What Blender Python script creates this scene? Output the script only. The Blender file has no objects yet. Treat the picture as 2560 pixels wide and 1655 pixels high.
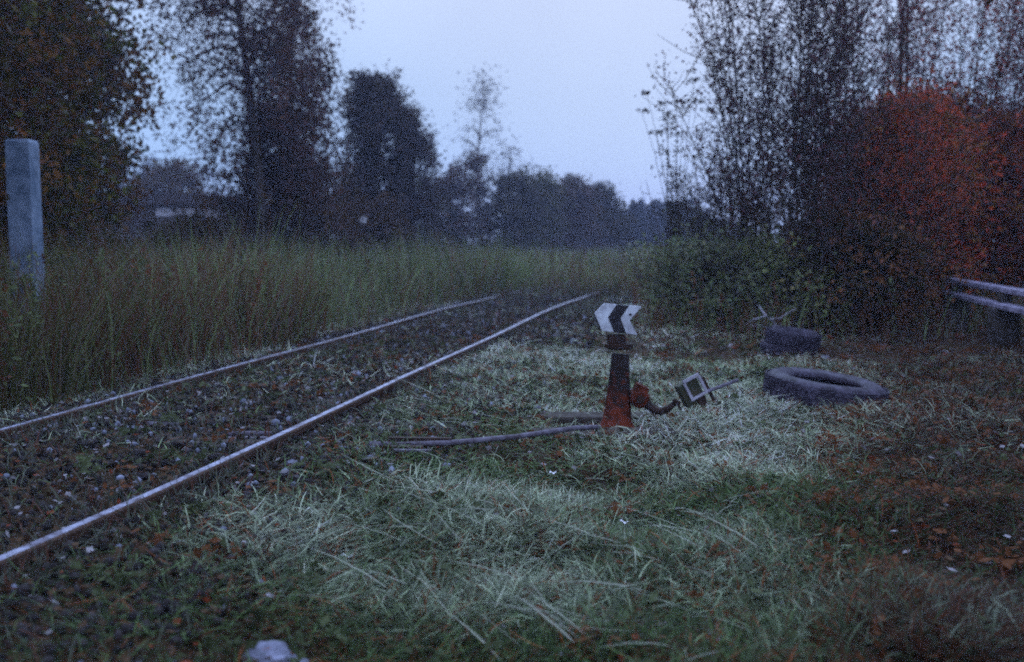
import bpy, math, random
import numpy as np

# ------------------------------------------------------------------ camera, sky, sun, exposure
R = math.radians
sc = bpy.context.scene
C = sc.collection
CAM_Z = 1.22
F = 35 / 36 * 2560
PITCH = math.atan(232.5 / F)
cam = bpy.data.cameras.new('camera')
cam.lens = 35; cam.sensor_width = 36; cam.clip_start = 0.05; cam.clip_end = 3000
cam.dof.use_dof = True; cam.dof.focus_distance = 5.2; cam.dof.aperture_fstop = 1.45
co = bpy.data.objects.new('camera', cam); C.objects.link(co)
co.location = (0, 0, CAM_Z); co.rotation_euler = (R(90) - PITCH, 0, 0)
sc.camera = co

SUN_EL, SUN_ROT = R(7), R(8)
w = bpy.data.worlds.new('World'); sc.world = w; w.use_nodes = True
nt = w.node_tree; nt.nodes.clear()
def N(t, **k):
    n = nt.nodes.new(t)
    for a, b in k.items(): setattr(n, a, b)
    return n
L = nt.links.new
sky = N('ShaderNodeTexSky', sky_type='NISHITA'); sky.sun_disc = False
sky.sun_elevation = SUN_EL; sky.sun_rotation = SUN_ROT; sky.air_density = 1.6; sky.dust_density = 1.5; sky.ozone_density = 4
tc = N('ShaderNodeTexCoord'); sep = N('ShaderNodeSeparateXYZ')
L(tc.outputs['Generated'], sep.inputs[0])
ramp = N('ShaderNodeValToRGB')
L(sep.outputs['Z'], ramp.inputs['Fac'])
cr = ramp.color_ramp
cr.elements[0].position = 0.0; cr.elements[0].color = (.47, .70, 1.14, 1)
cr.elements[1].position = 1.0; cr.elements[1].color = (1.0, 1.35, 2.3, 1)
for p, c in ((.07, (.44, .68, 1.10, 1)), (.14, (.47, .68, 1.06, 1)), (.235, (.57, .74, 1.10, 1)), (.45, (.85, 1.02, 1.6, 1))):
    e = cr.elements.new(p); e.color = c
nz = N('ShaderNodeTexNoise'); nz.inputs['Scale'].default_value = 2.2; nz.inputs['Detail'].default_value = 4
L(tc.outputs['Generated'], nz.inputs['Vector'])
nm = N('ShaderNodeMapRange'); nm.inputs['From Min'].default_value = .3; nm.inputs['From Max'].default_value = .7
nm.inputs['To Min'].default_value = 8.9; nm.inputs['To Max'].default_value = 10.9
L(nz.outputs['Fac'], nm.inputs['Value'])
vm = N('ShaderNodeVectorMath', operation='SCALE')
gd = N('ShaderNodeVectorMath', operation='DOT_PRODUCT'); gd.inputs[1].default_value = (.10, .925, .366)
L(tc.outputs['Generated'], gd.inputs[0])
gm = N('ShaderNodeMapRange', interpolation_type='SMOOTHSTEP'); gm.inputs['From Min'].default_value = .90; gm.inputs['From Max'].default_value = 1.0
L(gd.outputs['Value'], gm.inputs['Value'])
gx = N('ShaderNodeMix', data_type='RGBA', blend_type='ADD'); gx.inputs['B'].default_value = (.11, .07, .03, 1)
L(gm.outputs[0], gx.inputs['Factor']); L(ramp.outputs['Color'], gx.inputs['A'])
L(gx.outputs['Result'], vm.inputs[0]); L(nm.outputs[0], vm.inputs['Scale'])
mix = N('ShaderNodeMix', data_type='RGBA'); mix.inputs['Factor'].default_value = .96
L(sky.outputs['Color'], mix.inputs['A']); L(vm.outputs[0], mix.inputs['B'])
bg = N('ShaderNodeBackground'); bg.inputs['Strength'].default_value = .10
L(mix.outputs['Result'], bg.inputs['Color'])
wo = N('ShaderNodeOutputWorld'); L(bg.outputs[0], wo.inputs['Surface'])

sd = bpy.data.lights.new('sun', 'SUN'); sd.energy = 1.9; sd.angle = R(40); sd.color = (.50, .72, 1)
so = bpy.data.objects.new('sun', sd); C.objects.link(so)
so.rotation_euler = (R(90) - SUN_EL - R(35), 0, -SUN_ROT + R(180))   # the bright part of the overcast sky, above the line

sc.view_settings.view_transform = 'Standard'; sc.view_settings.look = 'None'
sc.view_settings.exposure = 0; sc.view_settings.gamma = 1
sc.cycles.use_denoising = False
sc.cycles.use_adaptive_sampling = True; sc.cycles.adaptive_threshold = 0.07
sc.cycles.max_bounces = 5; sc.cycles.diffuse_bounces = 2; sc.cycles.glossy_bounces = 2
sc.cycles.transmission_bounces = 3; sc.cycles.transparent_max_bounces = 4; sc.cycles.volume_bounces = 0
sc.cycles.filter_width = 1.9

rng = np.random.default_rng(11)
random.seed(11)

# ------------------------------------------------------------------ helpers
def ray(u, v):
    a, b = (u - 1280) / F, (827.5 - v) / F
    c, s = math.cos(PITCH), math.sin(PITCH)
    return np.array([a, c + s * b, -s + c * b])
def G(u, v, z=0.0):
    d = ray(u, v); t = (z - CAM_Z) / d[2]
    return np.array([d[0] * t, d[1] * t, z])
def D(u, v, y):
    d = ray(u, v); t = y / d[1]
    return np.array([d[0] * t, y, CAM_Z + d[2] * t])

_lat = np.random.default_rng(5).random((64, 64))
def vnoise(x, y):
    x = np.asarray(x, float); y = np.asarray(y, float)
    xi = np.floor(x).astype(int); yi = np.floor(y).astype(int)
    fx = x - xi; fy = y - yi; fx = fx * fx * (3 - 2 * fx); fy = fy * fy * (3 - 2 * fy)
    a = _lat[xi % 64, yi % 64]; b = _lat[(xi + 1) % 64, yi % 64]
    c = _lat[xi % 64, (yi + 1) % 64]; d = _lat[(xi + 1) % 64, (yi + 1) % 64]
    return (a * (1 - fx) + b * fx) * (1 - fy) + (c * (1 - fx) + d * fx) * fy
def fbm(x, y, o=3):
    s = 0; a = .5; t = 0
    for i in range(o):
        s = s + a * vnoise(x * 2 ** i + 17 * i, y * 2 ** i + 9 * i); t += a; a *= .5
    return s / t

# track: right rail's running line through points seen in the picture, quadratic in y
RAIL_Z = .165
_pts = [G(u, v, RAIL_Z) for u, v in ((32, 1381), (430, 1198), (763, 1058), (1075, 913), (1290, 811), (1480, 735))]
_co = np.polyfit([p[1] for p in _pts], [p[0] for p in _pts], 3)
def rr(y): return np.polyval(_co, np.clip(y, -5, 24)) + np.where(np.asarray(y) > 24, (np.asarray(y) - 24) * np.polyval(np.polyder(_co), 24), 0)
GAUGE = 1.57
def lr(y):
    s = np.polyval(np.polyder(_co), np.clip(y, -5, 24))
    return rr(y) - GAUGE * np.sqrt(1 + s * s)
def tdist(x, y):   # signed distance right of the right rail (negative: towards/left of the left rail)
    return x - rr(y)

def hgt(x, y):
    x = np.asarray(x, float); y = np.asarray(y, float)
    t = x - (rr(y) - GAUGE / 2)
    off = np.clip((np.abs(t) - 1.3) / 1.0, 0, 1)
    n = (fbm(x * .7 + 3, y * .7 + 8) - .5) * .16 + (fbm(x * 2.3, y * 2.3, 2) - .5) * .07
    hollow = -.10 * np.exp(-(((x - .48) / .28) ** 2 + ((y - 4.95) / .22) ** 2))
    crib = .085 * np.clip((2.15 - np.abs(t)) / .6, 0, 1)
    fore = (fbm(x * 1.7 + 40, y * 1.7 + 2, 2) - .5) * .16
    return (n + fore) * (.12 + .88 * off) + hollow + crib

def mesh_obj(name, verts, faces_flat, nper, mat, parent=None, cols=None, smooth=False, mats=None, midx=None, uniform=True):
    me = bpy.data.meshes.new(name)
    verts = np.asarray(verts, np.float32).reshape(-1, 3)
    ff = np.asarray(faces_flat, np.int32).ravel(); nf = len(ff) // nper
    me.vertices.add(len(verts)); me.vertices.foreach_set('co', verts.ravel())
    me.loops.add(len(ff)); me.loops.foreach_set('vertex_index', ff)
    me.polygons.add(nf)
    me.polygons.foreach_set('loop_start', np.arange(0, len(ff), nper, dtype=np.int32))
    me.polygons.foreach_set('loop_total', np.full(nf, nper, np.int32))
    if smooth: me.polygons.foreach_set('use_smooth', np.ones(nf, bool))
    me.update(calc_edges=True)
    if cols is not None:
        at = me.color_attributes.new('Col', 'FLOAT_COLOR', 'POINT')
        c4 = np.ones((len(verts), 4), np.float32); c4[:, :3] = cols
        at.data.foreach_set('color', c4.ravel())
    me.materials.append(mat)
    o = bpy.data.objects.new(name, me); C.objects.link(o)
    if parent: o.parent = parent
    return o

class MB:
    """collects polygons of any size, then one mesh"""
    def __init__(s): s.v = []; s.f = []; s.m = []
    def add(s, vs, fs, m=0):
        b = len(s.v); s.v += [tuple(map(float, p)) for p in vs]
        s.f += [tuple(b + i for i in f) for f in fs]; s.m += [m] * len(fs)
    def box(s, c, sz, rz=0, ry=0, rx=0, m=0, taper=1.0):
        hx, hy, hz = sz[0] / 2, sz[1] / 2, sz[2] / 2
        P = []
        for z in (-hz, hz):
            k = taper if z > 0 else 1
            P += [(-hx * k, -hy * k, z), (hx * k, -hy * k, z), (hx * k, hy * k, z), (-hx * k, hy * k, z)]
        M = (rotm(rz, ry, rx) @ np.array(P).T).T + np.array(c)
        s.add(M, [(0, 3, 2, 1), (4, 5, 6, 7), (0, 1, 5, 4), (1, 2, 6, 5), (2, 3, 7, 6), (3, 0, 4, 7)], m)
    def prism(s, poly, y0, y1, M=None, off=(0, 0, 0), m=0):   # polygon in xz extruded along y
        n = len(poly)
        P = [(x, y0, z) for x, z in poly] + [(x, y1, z) for x, z in poly]
        P = np.array(P)
        if M is not None: P = (M @ P.T).T
        P = P + np.array(off)
        s.add(P, [tuple(range(n)), tuple(range(2 * n - 1, n - 1, -1))] + [(i, i + n, (i + 1) % n + n, (i + 1) % n) for i in range(n)], m)
    def tube(s, path, rad, sides=12, m=0, cap=True):
        path = np.array(path, float); K = len(path)
        rad = np.broadcast_to(np.array(rad, float), (K,))
        ps = []
        for i in range(K):
            t = path[min(i + 1, K - 1)] - path[max(i - 1, 0)]; t = t / (np.linalg.norm(t) + 1e-9)
            up = np.array([0, 0, 1.]) if abs(t[2]) < .9 else np.array([0, 1., 0])
            a = np.cross(t, up); a /= np.linalg.norm(a); b = np.cross(a, t)
            for j in range(sides):
                q = 2 * math.pi * j / sides
                ps.append(path[i] + rad[i] * (math.cos(q) * a + math.sin(q) * b))
        fs = [(i * sides + j, i * sides + (j + 1) % sides, (i + 1) * sides + (j + 1) % sides, (i + 1) * sides + j) for i in range(K - 1) for j in range(sides)]
        if cap: fs += [tuple(range(sides - 1, -1, -1)), tuple(range((K - 1) * sides, K * sides))]
        s.add(ps, fs, m)
    def build(s, name, mats, parent=None, bevel=0, smooth=False, loc=None):
        me = bpy.data.meshes.new(name); me.from_pydata(s.v, [], s.f); me.update()
        mats = mats if isinstance(mats, (list, tuple)) else [mats]
        for mm in mats: me.materials.append(mm)
        me.polygons.foreach_set('material_index', np.array(s.m, np.int32))
        if smooth: me.polygons.foreach_set('use_smooth', np.ones(len(me.polygons), bool))
        o = bpy.data.objects.new(name, me); C.objects.link(o)
        if loc is not None: o.location = loc
        if parent: o.parent = parent
        if bevel:
            b = o.modifiers.new('bevel', 'BEVEL'); b.width = bevel; b.segments = 2; b.limit_method = 'ANGLE'; b.angle_limit = R(40)
        return o
def rotm(rz=0, ry=0, rx=0):
    cz, sz_, cy, sy, cx, sx = math.cos(rz), math.sin(rz), math.cos(ry), math.sin(ry), math.cos(rx), math.sin(rx)
    return (np.array([[cz, -sz_, 0], [sz_, cz, 0], [0, 0, 1]]) @ np.array([[cy, 0, sy], [0, 1, 0], [-sy, 0, cy]]) @ np.array([[1, 0, 0], [0, cx, -sx], [0, sx, cx]]))

def tag(o, label=None, cat=None, group=None, kind=None):
    if label: o['label'] = label
    if cat: o['category'] = cat
    if group: o['group'] = group
    if kind: o['kind'] = kind
    return o
def empty(name, loc, rz=0, **k):
    o = bpy.data.objects.new(name, None); C.objects.link(o); o.location = tuple(map(float, loc)); o.rotation_euler = (0, 0, rz)
    o.empty_display_size = .2
    return tag(o, **k)

# ---- vectorised vegetation meshes
def tubes(paths, radii, sides=4):
    P = np.asarray(paths, float); Nn, K, _ = P.shape
    t = P[:, -1] - P[:, 0]; t /= np.linalg.norm(t, axis=1, keepdims=True) + 1e-9
    up = np.where(np.abs(t[:, 2:3]) < .9, np.array([[0, 0, 1.]]), np.array([[1., 0, 0]]))
    a = np.cross(t, up); a /= np.linalg.norm(a, axis=1, keepdims=True); b = np.cross(a, t)
    q = np.arange(sides) * 2 * np.pi / sides
    ring = np.cos(q)[None, :, None] * a[:, None] + np.sin(q)[None, :, None] * b[:, None]
    V = P[:, :, None, :] + radii[:, :, None, None] * ring[:, None]
    idx = np.arange(Nn * K * sides).reshape(Nn, K, sides)
    nx = np.roll(idx, -1, axis=2)
    Fq = np.stack([idx[:, :-1], nx[:, :-1], nx[:, 1:], idx[:, 1:]], -1)
    return V.reshape(-1, 3), Fq.reshape(-1, 4)
def merge(parts):
    vs, fs, n = [], [], 0
    for v, f in parts:
        vs.append(v); fs.append(f + n); n += len(v)
    return np.concatenate(vs), np.concatenate(fs)
def leaves(cen, size, rg, flat=.0, aspect=.6):
    n = len(cen)
    a = rg.normal(size=(n, 3)); a[:, 2] *= (1 - flat); a /= np.linalg.norm(a, axis=1, keepdims=True)
    b = rg.normal(size=(n, 3)); b[:, 2] *= (1 - flat); b -= (a * b).sum(1, keepdims=True) * a; b /= np.linalg.norm(b, axis=1, keepdims=True)
    s = (size * rg.uniform(.6, 1.35, n))[:, None]
    V = np.stack([cen - a * s, cen + b * s * aspect - a * s * .1, cen + a * s, cen - b * s * aspect + a * s * .15], 1)
    return V.reshape(-1, 3), np.arange(4 * n).reshape(-1, 4)
def blades(base, length, width, az, lean, curve, rg, K=4):
    """ribbons: start at base, heading az, lean 0 = upright .. 1.5 = lying, curve adds lean along the blade"""
    n = len(base)
    pts = np.zeros((n, K, 3)); pts[:, 0] = base
    az_ = az.copy(); le = lean.copy()
    seg = (length / (K - 1))[:, None]
    hx = rg.normal(0, .16, n)
    for k in range(1, K):
        d = np.stack([np.sin(le) * np.cos(az_), np.sin(le) * np.sin(az_), np.cos(le)], 1)
        pts[:, k] = pts[:, k - 1] + d * seg
        le = le + curve / (K - 1); az_ = az_ + hx
    side = np.stack([-np.sin(az + rg.normal(0, .7, n)), np.cos(az + rg.normal(0, .7, n)), rg.normal(0, .35, n)], 1)
    side /= np.linalg.norm(side, axis=1, keepdims=True)
    wk = np.array([1, .95, .7, .12])[:K] if K == 4 else np.linspace(1, .15, K)
    W = (width[:, None] * wk[None])[:, :, None] * side[:, None] * .5
    V = np.stack([pts - W, pts + W], 2)
    idx = np.arange(n * K * 2).reshape(n, K, 2)
    Fq = np.stack([idx[:, :-1, 0], idx[:, :-1, 1], idx[:, 1:, 1], idx[:, 1:, 0]], -1).reshape(-1, 4)
    return V.reshape(-1, 3), Fq

# ------------------------------------------------------------------ materials
def mat(name, col=(.5, .5, .5), rough=.8, metal=0, noise=None, scale=8, bump=0, spec=.12, col2=None, detail=6):
    m = bpy.data.materials.new(name); m.use_nodes = True; t = m.node_tree
    p = t.nodes['Principled BSDF']; p.inputs['Roughness'].default_value = rough; p.inputs['Metallic'].default_value = metal
    p.inputs['Specular IOR Level'].default_value = spec; p.inputs['Base Color'].default_value = (*col, 1)
    if col2 is not None or bump:
        tcx = t.nodes.new('ShaderNodeTexCoord'); n = t.nodes.new('ShaderNodeTexNoise')
        n.inputs['Scale'].default_value = scale; n.inputs['Detail'].default_value = detail; n.inputs['Roughness'].default_value = .65
        t.links.new(tcx.outputs['Object'], n.inputs['Vector'])
        if col2 is not None:
            r = t.nodes.new('ShaderNodeValToRGB'); r.color_ramp.elements[0].color = (*col, 1); r.color_ramp.elements[1].color = (*col2, 1)
            r.color_ramp.elements[0].position = .38; r.color_ramp.elements[1].position = .62
            t.links.new(n.outputs['Fac'], r.inputs['Fac']); t.links.new(r.outputs['Color'], p.inputs['Base Color'])
        if bump:
            bn = t.nodes.new('ShaderNodeBump'); bn.inputs['Strength'].default_value = bump; bn.inputs['Distance'].default_value = .02
            t.links.new(n.outputs['Fac'], bn.inputs['Height']); t.links.new(bn.outputs['Normal'], p.inputs['Normal'])
    return m
def leafmat(name, trans=.25, rough=.7, spec=.05):
    m = bpy.data.materials.new(name); m.use_nodes = True; t = m.node_tree
    p = t.nodes['Principled BSDF']; p.inputs['Roughness'].default_value = rough; p.inputs['Specular IOR Level'].default_value = spec
    a = t.nodes.new('ShaderNodeAttribute'); a.attribute_name = 'Col'
    t.links.new(a.outputs['Color'], p.inputs['Base Color'])
    if trans:
        tr = t.nodes.new('ShaderNodeBsdfTranslucent'); t.links.new(a.outputs['Color'], tr.inputs['Color'])
        mx = t.nodes.new('ShaderNodeMixShader'); mx.inputs[0].default_value = trans
        t.links.new(p.outputs[0], mx.inputs[1]); t.links.new(tr.outputs[0], mx.inputs[2])
        t.links.new(mx.outputs[0], t.nodes['Material Output'].inputs['Surface'])
    return m
M_leaf = leafmat('leaf'); M_grass = leafmat('grass blade', .2, .6, .12); M_stone = leafmat('ballast stone', 0, .9, .06)
M_bark = mat('bark', (.05, .036, .026), .9, col2=(.09, .07, .055), scale=14, bump=.4)
M_birch = mat('birch bark', (.16, .13, .12), .8, col2=(.04, .03, .028), scale=9)
M_soil = mat('soil', (.022, .012, .006), .95, col2=(.060, .036, .017), scale=5, bump=.8, detail=10)
M_rust = mat('rail side rust', (.035, .02, .014), .85, col2=(.075, .04, .026), scale=20, bump=.3)
M_steel = mat('worn rail head', (.09, .07, .09), .55, metal=.5, col2=(.34, .34, .44), scale=14, detail=8)
M_wood = mat('weathered sleeper wood', (.035, .026, .02), .9, col2=(.085, .07, .06), scale=11, bump=.6)
M_pale = mat('pale weathered wood', (.22, .20, .23), .85, col2=(.40, .37, .42), scale=7, bump=.3)
M_iron = mat('dark cast iron', (.022, .014, .012), .7, col2=(.05, .026, .018), scale=14, bump=.4)
M_rustred = mat('orange rust', (.03, .010, .007), .9, col2=(.15, .030, .012), scale=22, bump=.6, detail=9)
M_colm = mat('rusty cast iron column', (.022, .014, .012), .7, col2=(.16, .030, .012), scale=16, bump=.5, detail=9)
_t = M_colm.node_tree; _r = [n for n in _t.nodes if n.type == 'VALTORGB'][0]; _n = [n for n in _t.nodes if n.type == 'TEX_NOISE'][0]; _tc = [n for n in _t.nodes if n.type == 'TEX_COORD'][0]
_s = _t.nodes.new('ShaderNodeSeparateXYZ'); _t.links.new(_tc.outputs['Object'], _s.inputs[0])
_m = _t.nodes.new('ShaderNodeMapRange'); _m.inputs['From Min'].default_value = .0; _m.inputs['From Max'].default_value = .45; _m.inputs['To Min'].default_value = .12; _m.inputs['To Max'].default_value = -.26
_t.links.new(_s.outputs['Z'], _m.inputs['Value']); _a = _t.nodes.new('ShaderNodeMath'); _a.operation = 'ADD'
_t.links.new(_n.outputs['Fac'], _a.inputs[0]); _t.links.new(_m.outputs[0], _a.inputs[1]); _t.links.new(_a.outputs[0], _r.inputs['Fac'])
M_white = mat('chipped white paint', (.38, .37, .40), .7, col2=(.70, .72, .76), scale=11, bump=.1)
M_black = mat('faded black paint', (.018, .015, .018), .6, col2=(.04, .035, .04), scale=18)
M_rubber = mat('old tyre rubber', (.024, .018, .026), .6, col2=(.08, .066, .095), scale=10, bump=.2)
M_rod = mat('dull iron rod', (.07, .055, .065), .7, col2=(.17, .15, .19), scale=18)
M_beam = mat('grimy concrete', (.14, .12, .17), .9, col2=(.34, .30, .40), scale=5, bump=.3)
M_conc = mat('pale concrete', (.38, .36, .40), .85, col2=(.58, .56, .60), scale=6, bump=.4)
M_post = mat('white painted post', (.09, .13, .19), .9, col2=(.26, .32, .42), scale=4, bump=.4, detail=10)
M_rock = mat('grey rock', (.09, .09, .12), .9, col2=(.27, .27, .35), scale=9, bump=.6)
M_roof = mat('dark felt roof', (.03, .022, .018), .9, col2=(.05, .035, .03), scale=3)
M_board = mat('brown board wall', (.05, .034, .024), .9, col2=(.07, .05, .035), scale=4)
M_bluewall = mat('pale blue wall', (.16, .16, .34), .8, col2=(.22, .22, .42), scale=3)
M_glass = mat('dark window glass', (.03, .03, .04), .15, spec=.5)
M_greeniron = mat('dark green painted iron', (.03, .035, .02), .7, col2=(.06, .05, .03), scale=16)
M_paper = mat('pale litter', (.6, .58, .6), .7, col2=(.75, .75, .75), scale=20)

# ------------------------------------------------------------------ ground
def grid_ground():
    xs = np.concatenate([-np.geomspace(195, 14, 30), np.linspace(-13.8, 14, 300), np.geomspace(14.5, 195, 30)])
    ys = np.concatenate([-np.geomspace(70, 3.2, 12), np.linspace(-3, 22, 270), np.geomspace(22.4, 310, 50)])
    X, Y = np.meshgrid(xs, ys, indexing='ij')
    Z = hgt(X, Y)
    V = np.stack([X, Y, Z], -1).reshape(-1, 3)
    nx, ny = len(xs), len(ys); I = np.arange(nx * ny).reshape(nx, ny)
    Fq = np.stack([I[:-1, :-1], I[1:, :-1], I[1:, 1:], I[:-1, 1:]], -1).reshape(-1, 4)
    return mesh_obj('ground', V, Fq, 4, M_soil, smooth=True)
tag(grid_ground(), 'dark soil of the railway yard under the grass', kind='structure')

# ------------------------------------------------------------------ rails
RAILP = [(-.06, 0), (.06, 0), (.06, .012), (.012, .03), (.009, .115), (.031, .128), (.031, .157), (.025, .163), (.019, .165), (-.019, .165), (-.025, .163), (-.031, .157), (-.031, .128), (-.009, .115), (-.012, .03), (-.06, .012)]
def rail(fn, label, y0, y1, step=.5):
    t = empty('rail', (float(fn(y0)), y0, 0), label=label, cat='rail')
    ys = np.arange(y0, y1, step); mb = MB(); n = len(RAILP)
    P = []
    for y in ys:
        s = float((fn(y + .1) - fn(y - .1)) / .2); nrm = 1 / math.sqrt(1 + s * s)
        wz = .006 * math.sin(y * .9 + 1)
        wx = .006 * math.sin(y * .7)
        for px, pz in RAILP: P.append((float(fn(y)) + wx + px * nrm - float(fn(y0)), y - px * s * nrm - y0, pz + wz))
    fs = []; ms = []
    for i in range(len(ys) - 1):
        for j in range(n):
            fs.append((i * n + j, i * n + (j + 1) % n, (i + 1) * n + (j + 1) % n, (i + 1) * n + j)); ms.append(1 if j == 8 else 0)
    fs += [tuple(range(n)), tuple(range((len(ys) - 1) * n + n - 1, (len(ys) - 1) * n - 1, -1))]; ms += [0, 0]
    mb.v = P; mb.f = fs; mb.m = ms
    mb.build('rail_bar', [M_rust, M_steel], t)
    return t
rl = rail(lr, 'left rail of the disused track, beside the tall grass', 1.0, 42)
rr_ = rail(rr, 'right rail of the disused track, nearer to the switch stand', .5, 42)
def fishplate(par, fn, y):
    s = float((fn(y + .1) - fn(y - .1)) / .2); a = -math.atan(s); mb = MB()
    for sd_ in (-1, 1):
        mb.box((float(fn(y)) + sd_ * .022, y, .075), (.014, .62, .075), rz=a)
    for k in range(4):
        yy = y - .24 + .16 * k
        mb.tube([(float(fn(yy)) - .05, yy, .075), (float(fn(yy)) + .055, yy, .075)], .013, 6)
    o = mb.build('fishplate', M_rust, par); o.location = -np.array(par.location)
fishplate(rr_, rr, 6.35); fishplate(rl, lr, 7.3)

# sleepers
first = None
for k, y in enumerate(np.arange(1.2, 19.5, .62)):
    y = float(y + rng.normal(0, .03)); s = float((rr(y + .1) - rr(y - .1)) / .2)
    lon = 5.35 < y < 7.8
    mb = MB(); Ls = 2.65 if not lon else 2.9
    if first is None:
        n = 9
        mb.box((0, 0, 0), (2.65, .25, .15))
        first = mb.build('sleeper', M_wood, bevel=.012); o = first
    else:
        o = first.copy(); C.objects.link(o)
    cx = float(rr(y)) - GAUGE / 2 + (.1 if lon else 0)
    o.location = (cx, y, (.030 if lon else .004) + rng.normal(0, .006)); o.rotation_euler = (0, rng.normal(0, .006), -math.atan(s) + rng.normal(0, .02))
    if lon: o.scale.x = 1.12
    tag(o, 'dark weathered sleeper under the two rails of the disused track', 'sleeper', 'sleepers under the rails')

# ------------------------------------------------------------------ switch stand
SB = G(1547, 1071)
S = empty('switch_stand', SB, label='low dark iron switch stand with a black and white chevron indicator beside the track', cat='switch stand')
Z0 = float(hgt(SB[0], SB[1])) - .03
k_ = SB[1] / F * 560 / 1875          # metres per pixel of a close look
def q(x, y): return ((x - 560) * k_, (1300 - y) * k_)
# indicator: a chevron shaped box lantern turned slightly
Mi = rotm(rz=R(6), ry=R(1.5))
plate = [q(312, 322), q(388, 236), q(712, 256), q(612, 375), q(682, 497), q(380, 466)]
mb = MB(); mb.prism(plate, -.012, .0, Mi, (0, -.03, 0)); ind = mb.build('indicator', M_white, S, bevel=.002)
mb = MB(); mb.prism([q(497, 243), q(602, 250), q(531, 356), q(587, 487), q(482, 476), q(427, 350)], -.0155, -.0125, Mi, (0, -.03, 0)); mb.build('black_chevron', M_black, ind)
mb = MB(); mb.tube([Mi @ np.array([q(615, 325)[0], -.019, q(615, 325)[1]]) + (0, -.03, 0), Mi @ np.array([q(615, 325)[0], -.0125, q(615, 325)[1]]) + (0, -.03, 0)], .007, 10); mb.build('bolt', M_iron, ind)
mb = MB(); mb.prism([(x * .94 - .002, .685 + (z - .685) * .93 - .004) for x, z in plate], .001, .085, Mi, (0, -.03, 0)); mb.build('lantern_body', M_black, S, bevel=.004)
# neck, flange
mb = MB(); mb.box((-.02, .01, q(0, 540)[1]), (.115, .09, .062)); mb.build('neck', M_iron, S, bevel=.01)
fz = q(0, 596)[1]
mb = MB(); mb.tube([(-.005, .01, fz - .022), (-.005, .01, fz - .010), (-.005, .01, fz + .014), (-.005, .01, fz + .02)], [.062, .092, .092, .06], 20); mb.build('flange', M_iron, S, smooth=False)
# tapered column
mb = MB(); zs = [.0, .02, .06, .12, .20, .30, .40, .49]; wd = [.125, .115, .096, .088, .079, .070, .062, .057]
mb.tube([(-.012 + .02 * z / .5, .01, z - .01) for z in zs], wd, 24); mb.build('column', M_colm, S, smooth=True)
mb = MB(); mb.box((-.01, .0, -.01), (.34, .30, .03)); mb.build('base_plate', M_rustred, S, bevel=.006)
for bx_, by_ in ((-.14, -.12), (.12, -.12), (-.14, .12), (.12, .12)):
    mb = MB(); mb.tube([(bx_, by_, 0), (bx_, by_, .03)], .014, 6); mb.build('bolt', M_iron, S)
# hub with its bearing cap
hx, hz = q(728, 1035)
mb = MB(); mb.tube([(hx, -.075, hz), (hx, -.06, hz), (hx, .06, hz), (hx, .075, hz)], [.045, .062, .062, .045], 18)
mb.box((hx - .005, 0, hz + .02), (.085, .10, .13), ry=R(25)); hub = mb.build('bearing_hub', M_rustred, S, bevel=.004)
mb = MB(); mb.tube([(hx, -.095, hz), (hx, -.07, hz)], .026, 12); mb.build('bearing_cap', M_iron, hub)
# throw lever: curved arm, fork, weight, handle
arm = [(750, 1030), (800, 1090), (850, 1128), (900, 1135), (950, 1108), (1000, 1058)]
mb = MB(); mb.tube([(q(a, b)[0], -.03 - .02 * i, q(a, b)[1]) for i, (a, b) in enumerate(arm)], [.03, .029, .027, .025, .022, .018], 12); lev = mb.build('throw_lever', M_iron, S, smooth=True)
mb = MB(); mb.box((q(1018, 1045)[0], -.135, q(1018, 1045)[1]), (.05, .03, .028), ry=R(30)); mb.box((q(1040, 1085)[0], -.14, q(1040, 1085)[1]), (.04, .018, .015), ry=R(60)); mb.build('fork', M_iron, lev, bevel=.003)
# counterweight: a block with a pale framed face
cw = q(1172, 925); Mw = rotm(rz=R(8), ry=R(-26))
def fw(x, z): return (Mw @ np.array([x, 0, z]))
Wt = empty('counterweight', (cw[0], -.13, cw[1])); Wt.parent = S
Wt.rotation_euler = (R(-6), R(-27), R(10))
mb = MB(); mb.box((-.03, .055, -.02), (.135, .095, .15)); mb.build('weight_block', M_greeniron, Wt, bevel=.008)
mb = MB()
for c_, s_ in (((0, 0, .066), (.115, .016, .02)), ((-.052, 0, .0), (.017, .016, .112)), ((.052, 0, .0), (.019, .016, .112)), ((0, 0, -.058), (.121, .016, .016))):
    mb.box(c_, s_)
mb.build('pale_frame', M_pale, Wt, bevel=.002)
mb = MB(); mb.tube([(.0, -.012, -.095), (.0, .012, -.095)], .028, 16); mb.build('weight_disc', M_iron, Wt)
mb = MB(); mb.box((.072, .01, -.045), (.02, .02, .17)); mb.build('stop_bar', M_iron, Wt, bevel=.003)
a_, b_ = q(1285, 955), q(1522, 862)
mb = MB(); mb.tube([(a_[0] - .12, -.10, a_[1] - .045), (a_[0], -.12, a_[1]), ((a_[0] + b_[0]) / 2, -.125, (a_[1] + b_[1]) / 2), (b_[0], -.13, b_[1]), (b_[0] + .004, -.13, b_[1] + .001)], [.0105, .0115, .0115, .0125, .009], 12); mb.build('handle', M_rod, S, smooth=True)

# timbers under the stand
for dy, lab in ((-.26, 'long dark timber carrying the near side of the switch stand'), (.30, 'long dark timber carrying the far side of the switch stand')):
    mb = MB(); mb.box((0, 0, 0), (1.15, .2, .14)); o = mb.build('timber', M_wood, bevel=.012, loc=(SB[0] - .22, SB[1] + dy, -.03)); tag(o, lab, 'timber')

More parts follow.
